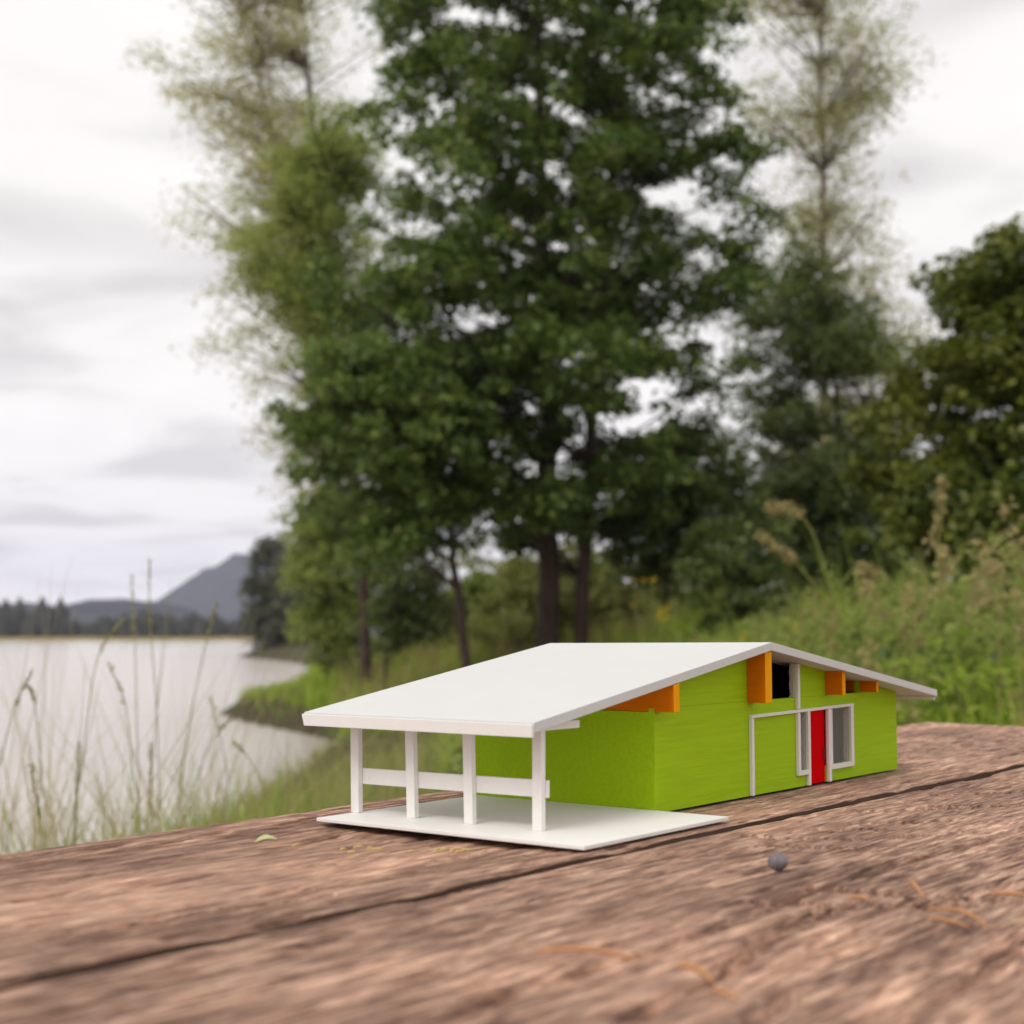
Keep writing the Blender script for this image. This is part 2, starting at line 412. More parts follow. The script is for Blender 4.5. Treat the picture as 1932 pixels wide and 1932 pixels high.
tree('maple_tree', 'tall dark green broadleaf tree in the centre with two thick brown stems', 26, 1035,
     [(-160, 760, 1330), (0, 690, 1392), (100, 705, 1400), (200, 690, 1420), (300, 690, 1440), (400, 640, 1470), (480, 600, 1480), (600, 560, 1440), (700, 590, 1390), (800, 600, 1300), (900, 640, 1280), (970, 800, 1240), (1010, 930, 1160)],
     1650, 64, .14, .42, MAT['maple'], MAT['bark'], .22, 11,
     holes=[(1215, 400, 42, 50), (1290, 515, 48, 48), (1255, 630, 58, 50), (1262, 785, 66, 36), (1240, 690, 30, 40), (700, 290, 20, 30)], stems=[(1035, W(1010, 0, 26).x, 1.0), (1092, W(1200, 200, 26).x, .68)], top=-60, gap=.0, edge=.5, per=5, pr=.7)
tree('maple_tree', 'slender tree with a thin curved trunk left of the thick stems', 24, 884,
     [(660, 640, 760), (720, 575, 900), (790, 545, 930), (860, 575, 930), (930, 570, 910), (985, 640, 900), (1020, 700, 860)],
     480, 72, .13, .38, MAT['maple'], MAT['bark'], .10, 12, holes=[(600, 940, 32, 40)], stems=[(884, W(800, 720, 24).x, 1.0)], edge=.5, ntw=60)
tree('cottonwood_tree', 'thin olive tree with feathery branches against the sky on the left', 40, 640,
     [(-160, 340, 760), (0, 275, 760), (80, 320, 760), (150, 265, 740), (200, 370, 740), (280, 390, 730), (340, 330, 720), (370, 255, 720), (420, 330, 720), (470, 400, 720), (560, 390, 700), (680, 400, 700), (760, 420, 690), (830, 500, 690), (900, 420, 680), (935, 560, 680)],
     1250, 24, .12, .8, MAT['olive'], MAT['palebark'], .20, 13, gap=.06, edge=.65, flat_=.45, pr=1.0, ntw=420, stems=[(640, W(560, 0, 40).x, 1), (660, W(420, 60, 40).x, .7)], top=-80)
tree('alder_tree', 'yellow-green leafy tree half hidden behind the left side of the dark tree', 34, 690,
     [(200, 560, 700), (260, 510, 720), (340, 520, 720), (420, 440, 700), (500, 430, 700), (580, 480, 690), (660, 560, 680), (740, 600, 680)],
     460, 46, .13, .55, MAT['willow'], MAT['bark'], .14, 14, gap=.0, edge=.6, ntw=80)
tree('cottonwood_tree', 'tall thin olive tree with open branches against the sky on the right', 42, 1560,
     [(-160, 1380, 1600), (0, 1370, 1650), (90, 1380, 1700), (140, 1390, 1775), (180, 1400, 1660), (240, 1430, 1690), (300, 1440, 1610), (380, 1450, 1680), (450, 1470, 1700), (540, 1480, 1720), (620, 1470, 1750), (720, 1450, 1745), (820, 1430, 1740), (900, 1420, 1720)],
     1300, 24, .12, .85, MAT['olive'], MAT['palebark'], .18, 15, gap=.0, edge=.65, flat_=.45, pr=1.0, ntw=400, top=-60, holes=[(1480, 130, 40, 60), (1520, 90, 40, 50), (1490, 290, 45, 60)])
tree('alder_tree', 'mid green open-crowned tree between the central tree and the right-hand tree', 33, 1600,
     [(470, 1420, 1560), (560, 1390, 1640), (640, 1360, 1680), (720, 1380, 1720), (800, 1360, 1720), (880, 1330, 1740), (960, 1320, 1740), (1020, 1360, 1720)],
     760, 44, .12, .45, MAT['maple2'], MAT['bark'], .13, 16, gap=.09, edge=.6, ntw=110, holes=[(1620, 740, 28, 40), (1560, 800, 26, 40), (1660, 800, 30, 30)], stems=[(1600, W(1560, 560, 33).x, 1), (1640, W(1660, 620, 33).x, .7)])
tree('maple_tree', 'dense dark green tree with yellow-green leaves at the right edge', 20, 1900,
     [(450, 1880, 2040), (490, 1800, 2120), (560, 1770, 2160), (640, 1720, 2200), (720, 1690, 2200), (800, 1660, 2200), (880, 1650, 2200), (960, 1680, 2200), (1020, 1740, 2160)],
     800, 60, .14, .36, MAT['gold'], MAT['bark'], .15, 17, edge=.5, ntw=110, holes=[(1800, 640, 26, 40), (1870, 560, 30, 26)])

def bush(label, D, bpx, prof, n, seed, lm='maple2', ls=.13, cr=.4, gap=0., name='shrub'):
    return tree(name, label, D, bpx, prof, int(n*1.7), 50, ls*1.1, cr, MAT[lm], MAT['bark'], .05, seed, edge=.6, ntw=40, gap=gap, cat='shrub', group='shrubs under the trees')
bush('dark rounded shrub directly right of the thick stems', 28, 1250, [(800, 1190, 1330), (870, 1160, 1400), (950, 1150, 1420), (1020, 1170, 1400), (1090, 1200, 1330)], 150, 31)
bush('dark shrub under the open-crowned tree right of centre', 30, 1500, [(860, 1420, 1620), (930, 1390, 1680), (1000, 1380, 1720), (1080, 1400, 1720), (1160, 1440, 1700)], 170, 32)
bush('dark shrub at the foot of the right-edge tree', 19, 1830, [(840, 1740, 2050), (920, 1690, 2100), (1000, 1680, 2150), (1070, 1720, 2150), (1150, 1800, 2150)], 160, 33, 'gold', .11, .33)
bush('light green bush at the water edge behind the slender tree', 37, 620, [(930, 560, 660), (1000, 540, 720), (1080, 540, 740), (1150, 560, 740), (1220, 590, 720)], 190, 34, 'willow', .14, .48)
bush('dark green bush under the slender tree beside the water', 30, 730, [(1000, 650, 850), (1060, 620, 880), (1120, 610, 870), (1180, 640, 830), (1225, 680, 800)], 60, 35, 'maple2', .12, .36, .04)
bush('low leafy bush behind the thick stems', 34, 960, [(1010, 900, 1180), (1080, 860, 1240), (1150, 850, 1260), (1215, 880, 1230)], 120, 36, 'bankgrass', .13, .4)
bush('loose green bush behind the arching grass stems', 24, 1400, [(930, 1340, 1440), (1000, 1330, 1460), (1080, 1330, 1480), (1160, 1340, 1470), (1220, 1360, 1450)], 60, 37, 'maple2', .11, .32)

for i, (px, top, wd, lm, lab) in enumerate([(890, 1085, 75, 'willow', 'low pale bush in the back row behind the slender trunk'), (985, 1060, 80, 'bankgrass', 'tan-green bush in the back row left of the thick stems'),
        (1110, 1050, 80, 'willow', 'pale green bush in the back row between and right of the thick stems'), (1215, 1075, 85, 'bankgrass', 'olive bush in the back row above the house ridge'),
        (1330, 1040, 90, 'maple2', 'mid green bush in the back row above the right half of the ridge'), (1600, 1030, 120, 'maple2', 'wide dark bush in the back row behind the reed stems')]):
    bush(lab, 42 + i % 3, px, [(top, px - wd * .5, px + wd * .5), (top + 50, px - wd, px + wd), (top + 100, px - wd * 1.1, px + wd * 1.1), (1225, px - wd, px + wd)], 120, 80 + i, lm, .17, .5)
for i, (lab, px, top, w, D) in enumerate([('far dark rounded tree on the point, leftmost and loose', 505, 1012, 34, 142), ('far dark rounded tree on the point, between the loose one and the bush', 548, 1035, 38, 136),
                          ('far dark low tree on the point, nearest the green bush', 585, 1090, 34, 130)]):
    tree('far_tree', lab, D, px, [(top, px - w * .3, px + w * .3), (top + 45, px - w * .8, px + w * .7), (top + 100, px - w * .9, px + w), (top + 150, px - w, px + w), (1212, px - w * .8, px + w * .9)],
         150, 26, .55, 1.7, MAT['fartree'], MAT['bark'], .2, 60 + i, edge=.6, ntw=30, pr=1.6, dmax=6, group='far trees on the point')
# far shore wood: one mass
def far_wood():
    r = np.random.default_rng(5); parts = []
    for i in range(560):
        D = r.uniform(400, 470); px = r.uniform(-700, 480); x = hx(px, D)
        hh = r.uniform(6.5, 10.5) * (1.0 if px < 130 else .72) * (1.25 if r.random() < .12 else 1)
        if 120 < px < 190: hh *= .8
        w = hh * r.uniform(.28, .42); k = 6; lev = 6
        rows = []
        for j in range(lev):
            t = j / (lev - 1); th = np.linspace(0, 6.283, k, endpoint=False) + r.random()
            rad = w * (1 - t) ** .8 * (1 + .35 * (j % 2)) * r.uniform(.8, 1.2, k) + .02
            rows.append(np.stack([x + rad * np.cos(th), D + rad * np.sin(th), np.full(k, wz + .2 + hh * t)], -1))
        V = np.concatenate(rows); q = []
        for a in range(lev - 1):
            for b in range(k): q.append((a * k + b, a * k + (b + 1) % k, (a + 1) * k + (b + 1) % k, (a + 1) * k + b))
        parts.append((V, np.array(q)))
    V, Q = join(parts)
    tag(link('far_wood', mesh_np('far_wood', V, Q), MAT['conifer']), 'dark line of trees along the far shore', 'trees', kind='stuff')
far_wood()
xs = np.linspace(-900, 60, 60)
V = np.concatenate([np.stack([xs, 392 + 6 * fbm(xs * .02, xs * 0), xs * 0 + wz - .5], -1), np.stack([xs, 398 + xs * 0, xs * 0 + wz + 1.0], -1), np.stack([xs, 520 + xs * 0, xs * 0 + wz + 1.5], -1)])
tag(link('far_shore', mesh_np('far_shore', V, np.concatenate([gridq(3, 60)]), True), MAT['dry']), kind='structure')

# ------------------------------------------------------------------ grasses
HP = dict(ox=.063175, oy=.654392, yaw=R(37.292))
hs_, hc_ = math.sin(HP['yaw']), math.cos(HP['yaw'])
def in_table(x, y, m=.06):
    X = x - HP['ox']; Y = y - HP['oy']; a = -X * hc_ + Y * hs_; b = X * hs_ + Y * hc_
    return (a > -.70 - m) & (a < .17 + m) & (b > -1.2 - m) & (b < .74 + m)
def blades(P, h, w, lean, seed, seg=3):
    r = np.random.default_rng(seed); n = len(P); az = r.uniform(0, 6.283, n); wz_ = r.uniform(0, 6.283, n)
    d = np.stack([np.cos(az), np.sin(az), np.zeros(n)], -1); side = np.stack([np.cos(wz_), np.sin(wz_), np.zeros(n)], -1)
    ln = lean * r.uniform(.2, 1.6, n); rows = []
    for j in range(seg + 1):
        t = j / seg; c = P + d * (ln * h * t * t)[:, None] + np.array([0, 0, 1.]) * (h * (t - .35 * np.minimum(ln, 1) * t * t))[:, None]
        ww = (w * (1 - t) ** .7 + .0004)[:, None] * .5
        rows.append(np.stack([c - side * ww, c + side * ww], 1))
    V = np.stack(rows, 1)  # n,seg+1,2,3
    b = np.arange(n)[:, None] * (seg + 1) * 2; q = []
    for j in range(seg): q.append(np.stack([b[:, 0] + 2 * j, b[:, 0] + 2 * j + 1, b[:, 0] + 2 * j + 3, b[:, 0] + 2 * j + 2], 1))
    return V.reshape(-1, 3), np.concatenate(q)
def scatter(n, dmin, dmax, umin, umax, seed, power=1.0):
    r = np.random.default_rng(seed)
    D = dmin * (dmax / dmin) ** (r.random(n) ** power); u = r.uniform(umin, umax, n)
    x = u * D; y = D
    d = x - np.interp(y, SH[:, 0], SH[:, 1])
    k = (d > .15) & ~in_table(x, y)
    x, y = x[k], y[k]
    return np.stack([x, y, ground(x, y) - .02], -1)
def rise(P): return sm((P[:, 0] - .02 * P[:, 1] - .1) / (.5 + .16 * P[:, 1]))
def field(name, label, n, dmin, dmax, umin, umax, seed, mat, h0, h1, w, lean, power=1.0):
    P = scatter(n, dmin, dmax, umin, umax, seed, power); r = np.random.default_rng(seed + 5)
    h = (h0 + (h1 - h0) * rise(P)) * r.uniform(.5, 1.15, len(P)) * (.6 + .8 * vnoise(P[:, 0] * 1.1 + seed, P[:, 1] * .8)); ww = w * (.6 + .045 * P[:, 1]) * r.uniform(.7, 1.3, len(P))
    V, Q = blades(P, h, ww, lean, seed + 9)
    return tag(link(name, mesh_np(name, V, Q), MAT[mat]), label, 'grass', kind='stuff')
field('meadow_grass', 'bright green tall meadow grass right of the table and under the trees', 40000, 2.4, 34, -.05, .50, 101, 'grass', .30, .62, .010, .5)
field('bank_grass', 'olive grass covering the bank and the low point by the water', 34000, 3.0, 90, -.40, .12, 102, 'bankgrass', .26, .34, .011, .5, .8)
field('dry_grass', 'tan dry grass standing among the green meadow', 5000, 3.5, 34, -.24, .50, 103, 'dry', .36, .72, .007, .4)
field('tall_reed_grass', 'tall pale reed grass in front of the shrubs on the right', 5200, 4.5, 15, .06, .50, 104, 'grass', .5, 1.0, .011, .6)
field('brush', 'mixed brush and tall weeds on the ground behind the tree trunks', 15000, 27, 60, -.12, .5, 105, 'dry', .8, 1.6, .02, .5)
field('weeds', 'leafy green weeds on the ground behind the tree trunks', 15000, 24, 60, -.14, .5, 106, 'grass', .7, 1.5, .03, .5)
field('shore_stalks', 'veil of thin pale grass stems standing before the lake', 520, 1.4, 3.2, -.44, -.20, 109, 'dry', .86, .86, .005, .35)
field('point_grass', 'short green grass on the low point reaching into the lake', 14000, 27, 75, -.30, .02, 110, 'grass', .35, .35, .016, .5)
field('shore_grass', 'thin fresh grass growing just behind the left table edge', 2300, 1.25, 5.0, -.42, -.10, 107, 'bankgrass', .58, .56, .008, .3)

def weeds(name, label, n, dmin, dmax, umin, umax, seed, mat, h0, h1, ls):
    P = scatter(n, dmin, dmax, umin, umax, seed); r = np.random.default_rng(seed + 5); k = vnoise(P[:, 0] * 1.3 + 5, P[:, 1] * .9 + seed) > .42; P = P[k]
    top = (h0 + (h1 - h0) * rise(P)) * r.uniform(.35, 1.05, len(P)); m = 9
    c = np.repeat(P, m, 0) + r.normal(size=(len(P) * m, 3)) * np.array([.05, .05, .0]); c[:, 2] += np.repeat(top, m) * r.uniform(.4, 1, len(c))
    V, Q = leaf_quads(c, r.normal(size=c.shape) * .6 + np.array([0, 0, .8]), ls, seed, .4)
    V = V + 0
    tag(link(name, mesh_np(name, V, Q), MAT[mat]), label, 'weeds', kind='stuff')
weeds('leafy_weeds', 'leafy yellow-green weeds scattered through the meadow on the right', 19000, 3.0, 22, .0, .5, 120, 'grass', .42, .82, .05)
weeds('broad_weeds', 'broad fresh green weed leaves scattered through the meadow', 5000, 4.0, 22, -.02, .5, 122, 'willow', .42, .95, .07)
weeds('dark_weeds', 'darker leafy weeds scattered through the meadow', 4000, 4.0, 24, -.04, .5, 121, 'maple2', .40, .9, .06)
def plumes(name, label, n, dmin, dmax, umin, umax, seed, mat, h0, h1):
    P = scatter(n, dmin, dmax, umin, umax, seed); r = np.random.default_rng(seed + 5); k = vnoise(P[:, 0] * .9 + 11, P[:, 1] * .7 + seed) > .45; P = P[k]
    top = (h0 + (h1 - h0) * rise(P)) * r.uniform(.6, 1.15, len(P)); m = 34
    az = r.uniform(0, 6.283, len(P)); ben = r.uniform(.02, .12, len(P)); f = r.random((len(P), m)); L_ = r.uniform(.09, .20, len(P))
    c = np.repeat(P[:, None], m, 1); t = f * L_[:, None]
    c[..., 2] += (top[:, None] - t); c[..., 0] += (np.cos(az) * ben)[:, None] * (1 - f); c[..., 1] += (np.sin(az) * ben)[:, None] * (1 - f)
    c = c + r.normal(size=c.shape) * .012; c = c.reshape(-1, 3)
    V1, Q1 = leaf_quads(c, r.normal(size=c.shape), .026, seed, .4)
    V2, Q2 = blades(P, top, np.full(len(P), .007), .06, seed)
    V, Q = join([(V1, Q1), (V2, Q2)])
    tag(link(name, mesh_np(name, V, Q), MAT[mat]), label, 'grass', kind='stuff')
plumes('tan_seed_heads', 'tan feathery seed heads above the meadow on the right', 380, 3.2, 16, .04, .5, 130, 'dry', .5, 1.0)
plumes('green_seed_heads', 'pale green feathery seed heads above the meadow on the right', 1700, 3.2, 16, .0, .5, 131, 'willow', .5, 1.0)

# single grass stalks in front of the lake and the shrubs
def stalk(label, D, pts, head, group, rad=.0012, hr=.0034, mat='dry'):
    p = [np.array(W(x, y, D)) for x, y in pts]
    base = p[0].copy(); gz = float(ground(np.array([base[0]]), np.array([D]))[0])
    foot = np.array([base[0] + (p[0] - p[1])[0] * .4, D, gz])
    path = [foot] + p
    P = []; n = len(path)
    ext = [2 * path[0] - path[1]] + path + [2 * path[-1] - path[-2]]
    for i in range(n - 1):
        a, b, c, d = ext[i:i + 4]
        for t in np.linspace(0, 1, 7)[:-1]:
            P.append(.5 * ((2 * b) + (-a + c) * t + (2 * a - 5 * b + 4 * c - d) * t * t + (-a + 3 * b - 3 * c + d) * t ** 3))
    P.append(path[-1]); P = np.array(P)
    root = empty('grass_stalk', foot); tag(root, label, 'grass', group)
    V, Q = tube(P - foot, np.linspace(rad, rad * .5, len(P)), 5); link('stem', mesh_np('stem', V, Q, True), MAT['bankgrass'], root)
    # seed head: many small husks round the last stretch
    k = int(len(P) * (1 - head)); H = P[k:]; r = np.random.default_rng(int(pts[-1][0]))
    m = 80; i = r.integers(0, len(H) - 1, m); f = r.random((m, 1)); c = H[i] * (1 - f) + H[i + 1] * f + r.normal(size=(m, 3)) * hr * .5
    V, Q = leaf_quads(c - foot, r.normal(size=(m, 3)), hr * 1.7, 3, .35); link('seed_head', mesh_np('seed_head', V, Q), MAT[mat], root)
G1 = 'tall grass stalks in front of the lake'
for lab, D, pts, hd in [
    ('tallest upright grass stalk in front of the lake, reaching into the sky', 2.3, [(300, 1600), (296, 1350), (284, 1180), (281, 1055)], .3),
    ('upright grass stalk just left of the tallest one', 2.4, [(262, 1600), (258, 1350), (254, 1200), (248, 1085)], .25),
    ('grass stalk left of the tall pair, bending right with its tip over the far shore', 2.2, [(140, 1600), (160, 1400), (185, 1240), (235, 1165)], .25),
    ('grass stalk arching over the water at the left edge', 2.0, [(-30, 1600), (5, 1420), (30, 1330), (62, 1262)], .3),
    ('short-headed grass stalk drooping over the water at the far left', 2.1, [(85, 1600), (80, 1480), (66, 1330), (52, 1290)], .25),
    ('slanting grass stalk right of the tall pair with its tip over the hill', 2.5, [(330, 1600), (352, 1400), (385, 1230), (410, 1135)], .25),
    ('grass stalk bending left over the water below the tall pair', 2.2, [(262, 1600), (250, 1450), (236, 1330), (205, 1250)], .25),
    ('grass stalk with a thick seed head low in front of the water', 2.3, [(290, 1600), (285, 1520), (284, 1440), (284, 1400)], .5),
    ('thin grass stalk leaning right low in front of the water', 2.4, [(340, 1600), (360, 1500), (400, 1400), (440, 1350)], .2),
    ('grass stalk near the left corner with a drooping head', 1.9, [(75, 1600), (72, 1540), (66, 1490), (58, 1440)], .4),
    ('short grass stalk between the left corner and the tall pair', 2.0, [(140, 1600), (142, 1520), (146, 1460), (150, 1400)], .4),
    ('grass stalk rising beside the green tuft near the table edge', 2.6, [(420, 1590), (430, 1480), (415, 1390), (395, 1310)], .25),
    ('pale grass stalk bent right above the green tuft', 2.6, [(520, 1560), (500, 1490), (470, 1430), (440, 1400)], .2)]:
    stalk(lab, D, pts, hd, G1)
G2 = 'arching grass stems in front of the shrubs'
for lab, D, pts, hd in [
    ('long arching grass stem bowed over to the left in front of the dark shrub', 6.5, [(1580, 1230), (1562, 1100), (1530, 1000), (1490, 958), (1448, 962)], .3),
    ('lower arching grass stem bowed left beneath the long one', 6.5, [(1600, 1230), (1560, 1140), (1500, 1060), (1430, 1010)], .25),
    ('grass stem arching to the right in front of the dark shrub', 7.0, [(1560, 1230), (1580, 1120), (1620, 1070), (1668, 1090)], .25),
    ('tall upright reed stem in front of the right-edge tree', 6.0, [(1770, 1200), (1768, 1100), (1772, 980), (1776, 900)], .3)]:
    stalk(lab, D * .72, pts, hd, G2, .0055, .018, 'dry')

def flowers(label, D, px, py, n, seed):
    r = np.random.default_rng(seed); p = W(px, py, D); gz = float(ground(np.array([p.x]), np.array([float(D)]))[0])
    root = empty('wildflower', (p.x, D, gz)); tag(root, label, 'flower', 'yellow wildflowers in the meadow')
    C = []; parts = []
    for i in range(n):
        q = np.array([r.normal() * .10, r.normal() * .1, p.z - gz + r.normal() * .07]); C.append(q)
        parts.append(tube(bez((q[0] * .3, q[1] * .3, 0), (q[0] * .6, q[1] * .6, q[2] * .6), q, 5), [.006, .005, .004, .003, .003], 4))
    V, Q = join(parts); link('stem', mesh_np('stem', V, Q), MAT['bankgrass'], root)
    for q in C:
        c = q + r.normal(size=(14, 3)) * .006
        V, Q = leaf_quads(c - q, r.normal(size=c.shape) * .5 + np.array([0, 0, 1]), .032, seed); hd = link('flower_head', mesh_np('flower_head', V, Q), MAT['yellow'], root); hd.location = q
flowers('upper yellow flower clump behind the house ridge', 13, 1226, 1100, 4, 1)
flowers('lower yellow flower clump behind the house ridge', 12, 1255, 1160, 8, 2)
flowers('small yellow flower clump just above the roof peak', 9, 1420, 1196, 5, 3)
flowers('faint yellow flower clump right of the roof peak', 9, 1530, 1196, 4, 4)

# green tuft by the table edge
def tuft(label, D, px, n, h, seed, mat='grass'):
    r = np.random.default_rng(seed); p = W(px, 1194, D); gz = float(ground(np.array([p.x]), np.array([D]))[0])
    P = r.normal(size=(n, 3)) * np.array([.09, .12, 0]); V, Q = blades(P, h * r.uniform(.5, 1.1, n), np.full(n, .012), .5, seed)
    root = tag(link('grass_tuft', mesh_np('grass_tuft', V, Q), MAT[mat]), label, 'grass'); root.location = (p.x, D, gz)
tuft('fresh green grass tuft behind the table edge left of the posts', 3.0, 500, 420, .58, 71)
tuft('fresh green grass tuft at the lower left behind the table edge', 2.2, 90, 160, .62, 72)

# ------------------------------------------------------------------ picnic table (local x along the planks, y away from the camera)
table = empty('picnic_table', (HP['ox'], HP['oy'], 0.75), R(90) - HP['yaw'])
tag(table, 'weathered brown wooden table of long planks under the model house', 'table')
CRACKS = [  # (width, depth, polyline) in table metres
    (.0022, .004, [(-.60, -.129), (-.25, -.141), (-.103, -.134), (0, -.138), (.07, -.1396), (.30, -.146), (.70, -.150)]),
    (.0030, .005, [(-.30, -.172), (-.255, -.167), (-.21, -.157), (-.158, -.1515)]),
    (.0026, .0045, [(-.134, -.132), (-.130, -.150), (-.119, -.1747), (-.112, -.19)]),
    (.0026, .0045, [(-.168, -.128), (-.158, -.150), (-.140, -.170), (-.129, -.1834)]),
    (.0024, .004, [(-.045, -.058), (-.035, -.082), (-.02, -.098)]),
    (.0024, .004, [(-.062, -.075), (-.056, -.092), (-.045, -.105)]),
    (.0024, .004, [(.02, -.075), (.045, -.095), (.06, -.105)]),
    (.0024, .004, [(.06, -.06), (.10, -.085), (.13, -.105)]),
    (.0024, .004, [(-.01, -.105), (.02, -.12), (.03, -.13)]),
    (.0024, .004, [(.10, -.075), (.125, -.10), (.14, -.112)]), (.0022, .004, [(.15, -.06), (.19, -.09), (.205, -.10)]), (.0022, .004, [(-.01, -.070), (.01, -.092)]),
    (.0025, .003, [(-.31, .0), (-.27, -.008), (-.23, -.02)]),
    (.0012, .002, [(-.40, .095), (-.10, .115), (.1, .118)]), (.001, .002, [(-.5, .06), (-.25, .075), (-.12, .078)]),
    (.0012, .002, [(-.2, .03), (.0, .022)]), (.0015, .002, [(.28, -.02), (.5, -.012), (.7, -.015)]),
    (.003, .004, [(-.330, -.208), (-.29, -.195), (-.26, -.19)]), (.002, .003, [(-.6, -.20), (-.4, -.225), (-.2, -.215), (.2, -.23)]),
]
def plank(y0, y1, x0, x1, nx, ny, seed, tap=0., skew=0., detail=True, rn=.002, rf=.002):
    r = np.random.default_rng(seed)
    ys = np.linspace(0, 1, ny); rr = np.where(ys < .5, rn, rf)[None, :]
    xs = np.concatenate([np.linspace(x0, -.42, 60)[:-1], np.linspace(-.42, .45, nx - 219), np.linspace(.45, x1, 161)[1:]]) if nx > 600 else x0 + (x1 - x0) * np.linspace(0, 1, nx)
    nx = len(xs)
    X, T = np.meshgrid(xs, ys, indexing='ij')
    far = y1 + tap * X; wob = .0016 * fbm(X * 34 + seed, T * 0 + 3.3, 4) * 2 + .0016 * fbm(X * 6 + seed, T * 0 + 1.3)
    Y = y0 + wob + (far + .0012 * fbm(X * 40, T * 0 + seed * 1.7, 4) * 2 - y0 - wob) * T
    d0 = (Y - Y[:, :1]); d1 = (Y[:, -1:] - Y); ed = np.minimum(d0, d1); ed = np.minimum(ed, rr)
    Z = -(rr - np.sqrt(np.maximum(rr * rr - (rr - ed) ** 2, 0)))
    if detail:
        warp = fbm(X * 3 + seed, Y * 6, 3) * .012 + fbm(X * 14, Y * 30 + seed, 3) * .0025
        q = (Y + warp) / .0034
        ring = np.abs(2 * (q + .8 * vnoise(q * .37 + seed, X * 3) - np.floor(q + .8 * vnoise(q * .37 + seed, X * 3))) - 1)
        amp = sm((vnoise((Y + warp) * 160 + seed * 3, X * 40) - .25) / .6)
        Z = Z - .0010 * ring ** 2.2 * amp                                     # eroded soft wood between hard rings
        Z = Z + .0007 * fbm((Y + warp) * 420, X * 40 + seed, 3) + .0006 * fbm((Y + warp) * 40, X * 6, 3)
        tear = np.clip(.27 - vnoise((Y + warp) * 240 + seed * 7, X * 34), 0, .12)
        Z -= .008 * tear                                                       # short splinter tears
        for (w, dep, pl) in CRACKS:
            best = np.full(X.shape, 9.)
            for (ax, ay), (bx, by) in zip(pl[:-1], pl[1:]):
                vx, vy = bx - ax, by - ay; t = np.clip(((X - ax) * vx + (Y - ay) * vy) / (vx * vx + vy * vy), 0, 1)
                best = np.minimum(best, np.hypot(X - ax - t * vx, Y - ay - t * vy))
            jit = w * (.75 + .5 * vnoise(X * 25, Y * 25))
            Z -= dep * np.clip(1 - best / (jit * 1.5), 0, 1) ** .6 * 1.5
        # the plank is cupped a little under the front of the slab
        Z -= .0016 * sm((-.06 - X) / .05) * sm((X + .45) / .2) * sm((Y + .03) / .03) * sm((.115 - Y) / .04)
        Z -= .0008
    if seed == 2: Z = Z - .0011 - .0007 * sm((X + .1) / .3)
    Xs = X + (Y - y0) * skew
    top = np.stack([Xs, Y, Z], -1)
    bz = -.038
    lo0 = top[:, :1].copy(); lo0[..., 2] = bz; lo1 = top[:, -1:].copy(); lo1[..., 2] = bz
    mid0 = top[:, :1].copy(); mid0[..., 2] = -.012; mid0[..., 1] -= .0006; mid1 = top[:, -1:].copy(); mid1[..., 2] = -.012; mid1[..., 1] += .0006
    G = np.concatenate([lo0, mid0, top, mid1, lo1], 1); m = ny + 4
    V = G.reshape(-1, 3); Q = gridq(nx, m)
    # underside + ends
    i = np.arange(nx - 1) * m
    und = np.stack([i + m - 1, i + 2 * m - 1, i + m, i], 1)
    me = mesh_np('plank', V, np.concatenate([Q[:, ::-1] if False else Q, und]), True)
    bm = bmesh.new(); bm.from_mesh(me)
    bm.verts.ensure_lookup_table()
    for k in (0, nx - 1):
        bm.faces.new([bm.verts[k * m + j] for j in range(m)])
    bmesh.ops.recalc_face_normals(bm, faces=bm.faces)
    bm.to_mesh(me); bm.free()
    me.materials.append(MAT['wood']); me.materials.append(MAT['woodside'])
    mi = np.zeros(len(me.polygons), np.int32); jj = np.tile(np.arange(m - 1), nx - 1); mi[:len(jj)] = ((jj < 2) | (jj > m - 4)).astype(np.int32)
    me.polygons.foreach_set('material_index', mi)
    return link('plank', me, None, table)
plank(-.0400, .1427, -1.15, 0.705, 800, 200, 1, tap=.0327, skew=.15, rn=.0009, rf=.003)
plank(-.2860, -.0442, -1.15, .690, 800, 300, 2, skew=.1, rf=.0018)
plank(-.4700, -.2905, -1.15, .690, 240, 60, 3)
plank(-.6550, -.4745, -1.15, .690, 240, 60, 4)
def bx(bm, x0, x1, y0, y1, z0, z1):
    v = [bm.verts.new(p) for p in ((x0, y0, z0), (x1, y0, z0), (x1, y1, z0), (x0, y1, z0), (x0, y0, z1), (x1, y0, z1), (x1, y1, z1), (x0, y1, z1))]
    for f in ((0, 3, 2, 1), (4, 5, 6, 7), (0, 1, 5, 4), (1, 2, 6, 5), (2, 3, 7, 6), (3, 0, 4, 7)): bm.faces.new([v[i] for i in f])
    return v
def bm_obj(name, bm, mat, parent, bevel=0):
    if bevel: bmesh.ops.bevel(bm, geom=list(bm.edges), offset=bevel, segments=2, affect='EDGES', profile=.6)
    me = bpy.data.meshes.new(name); bm.to_mesh(me); bm.free(); return link(name, me, mat, parent)
def box(name, mat, parent, x0, x1, y0, y1, z0, z1, bevel=0, shear=None):
    bm = bmesh.new(); v = bx(bm, x0, x1, y0, y1, z0, z1)
    if shear:
        for q in v: q.co += Vector(shear(q.co))
    return bm_obj(name, bm, mat, parent, bevel)
for xx in (-.85, .42):
    box('cleat', MAT['wood'], table, xx - .045, xx + .045, -.62, .11, -.078, -.0385, .003)
    for sgn, yt, yb in ((1, .0, .22), (-1, -.51, -.73)):
        bm = bmesh.new(); v = bx(bm, xx + .046, xx + .084, -.045, .045, -.80, -.040)
        for q in v: q.co.y += yt + (yb - yt) * (-.04 - q.co.z) / .76
        bm_obj('leg', bm, MAT['wood'], table, .003)

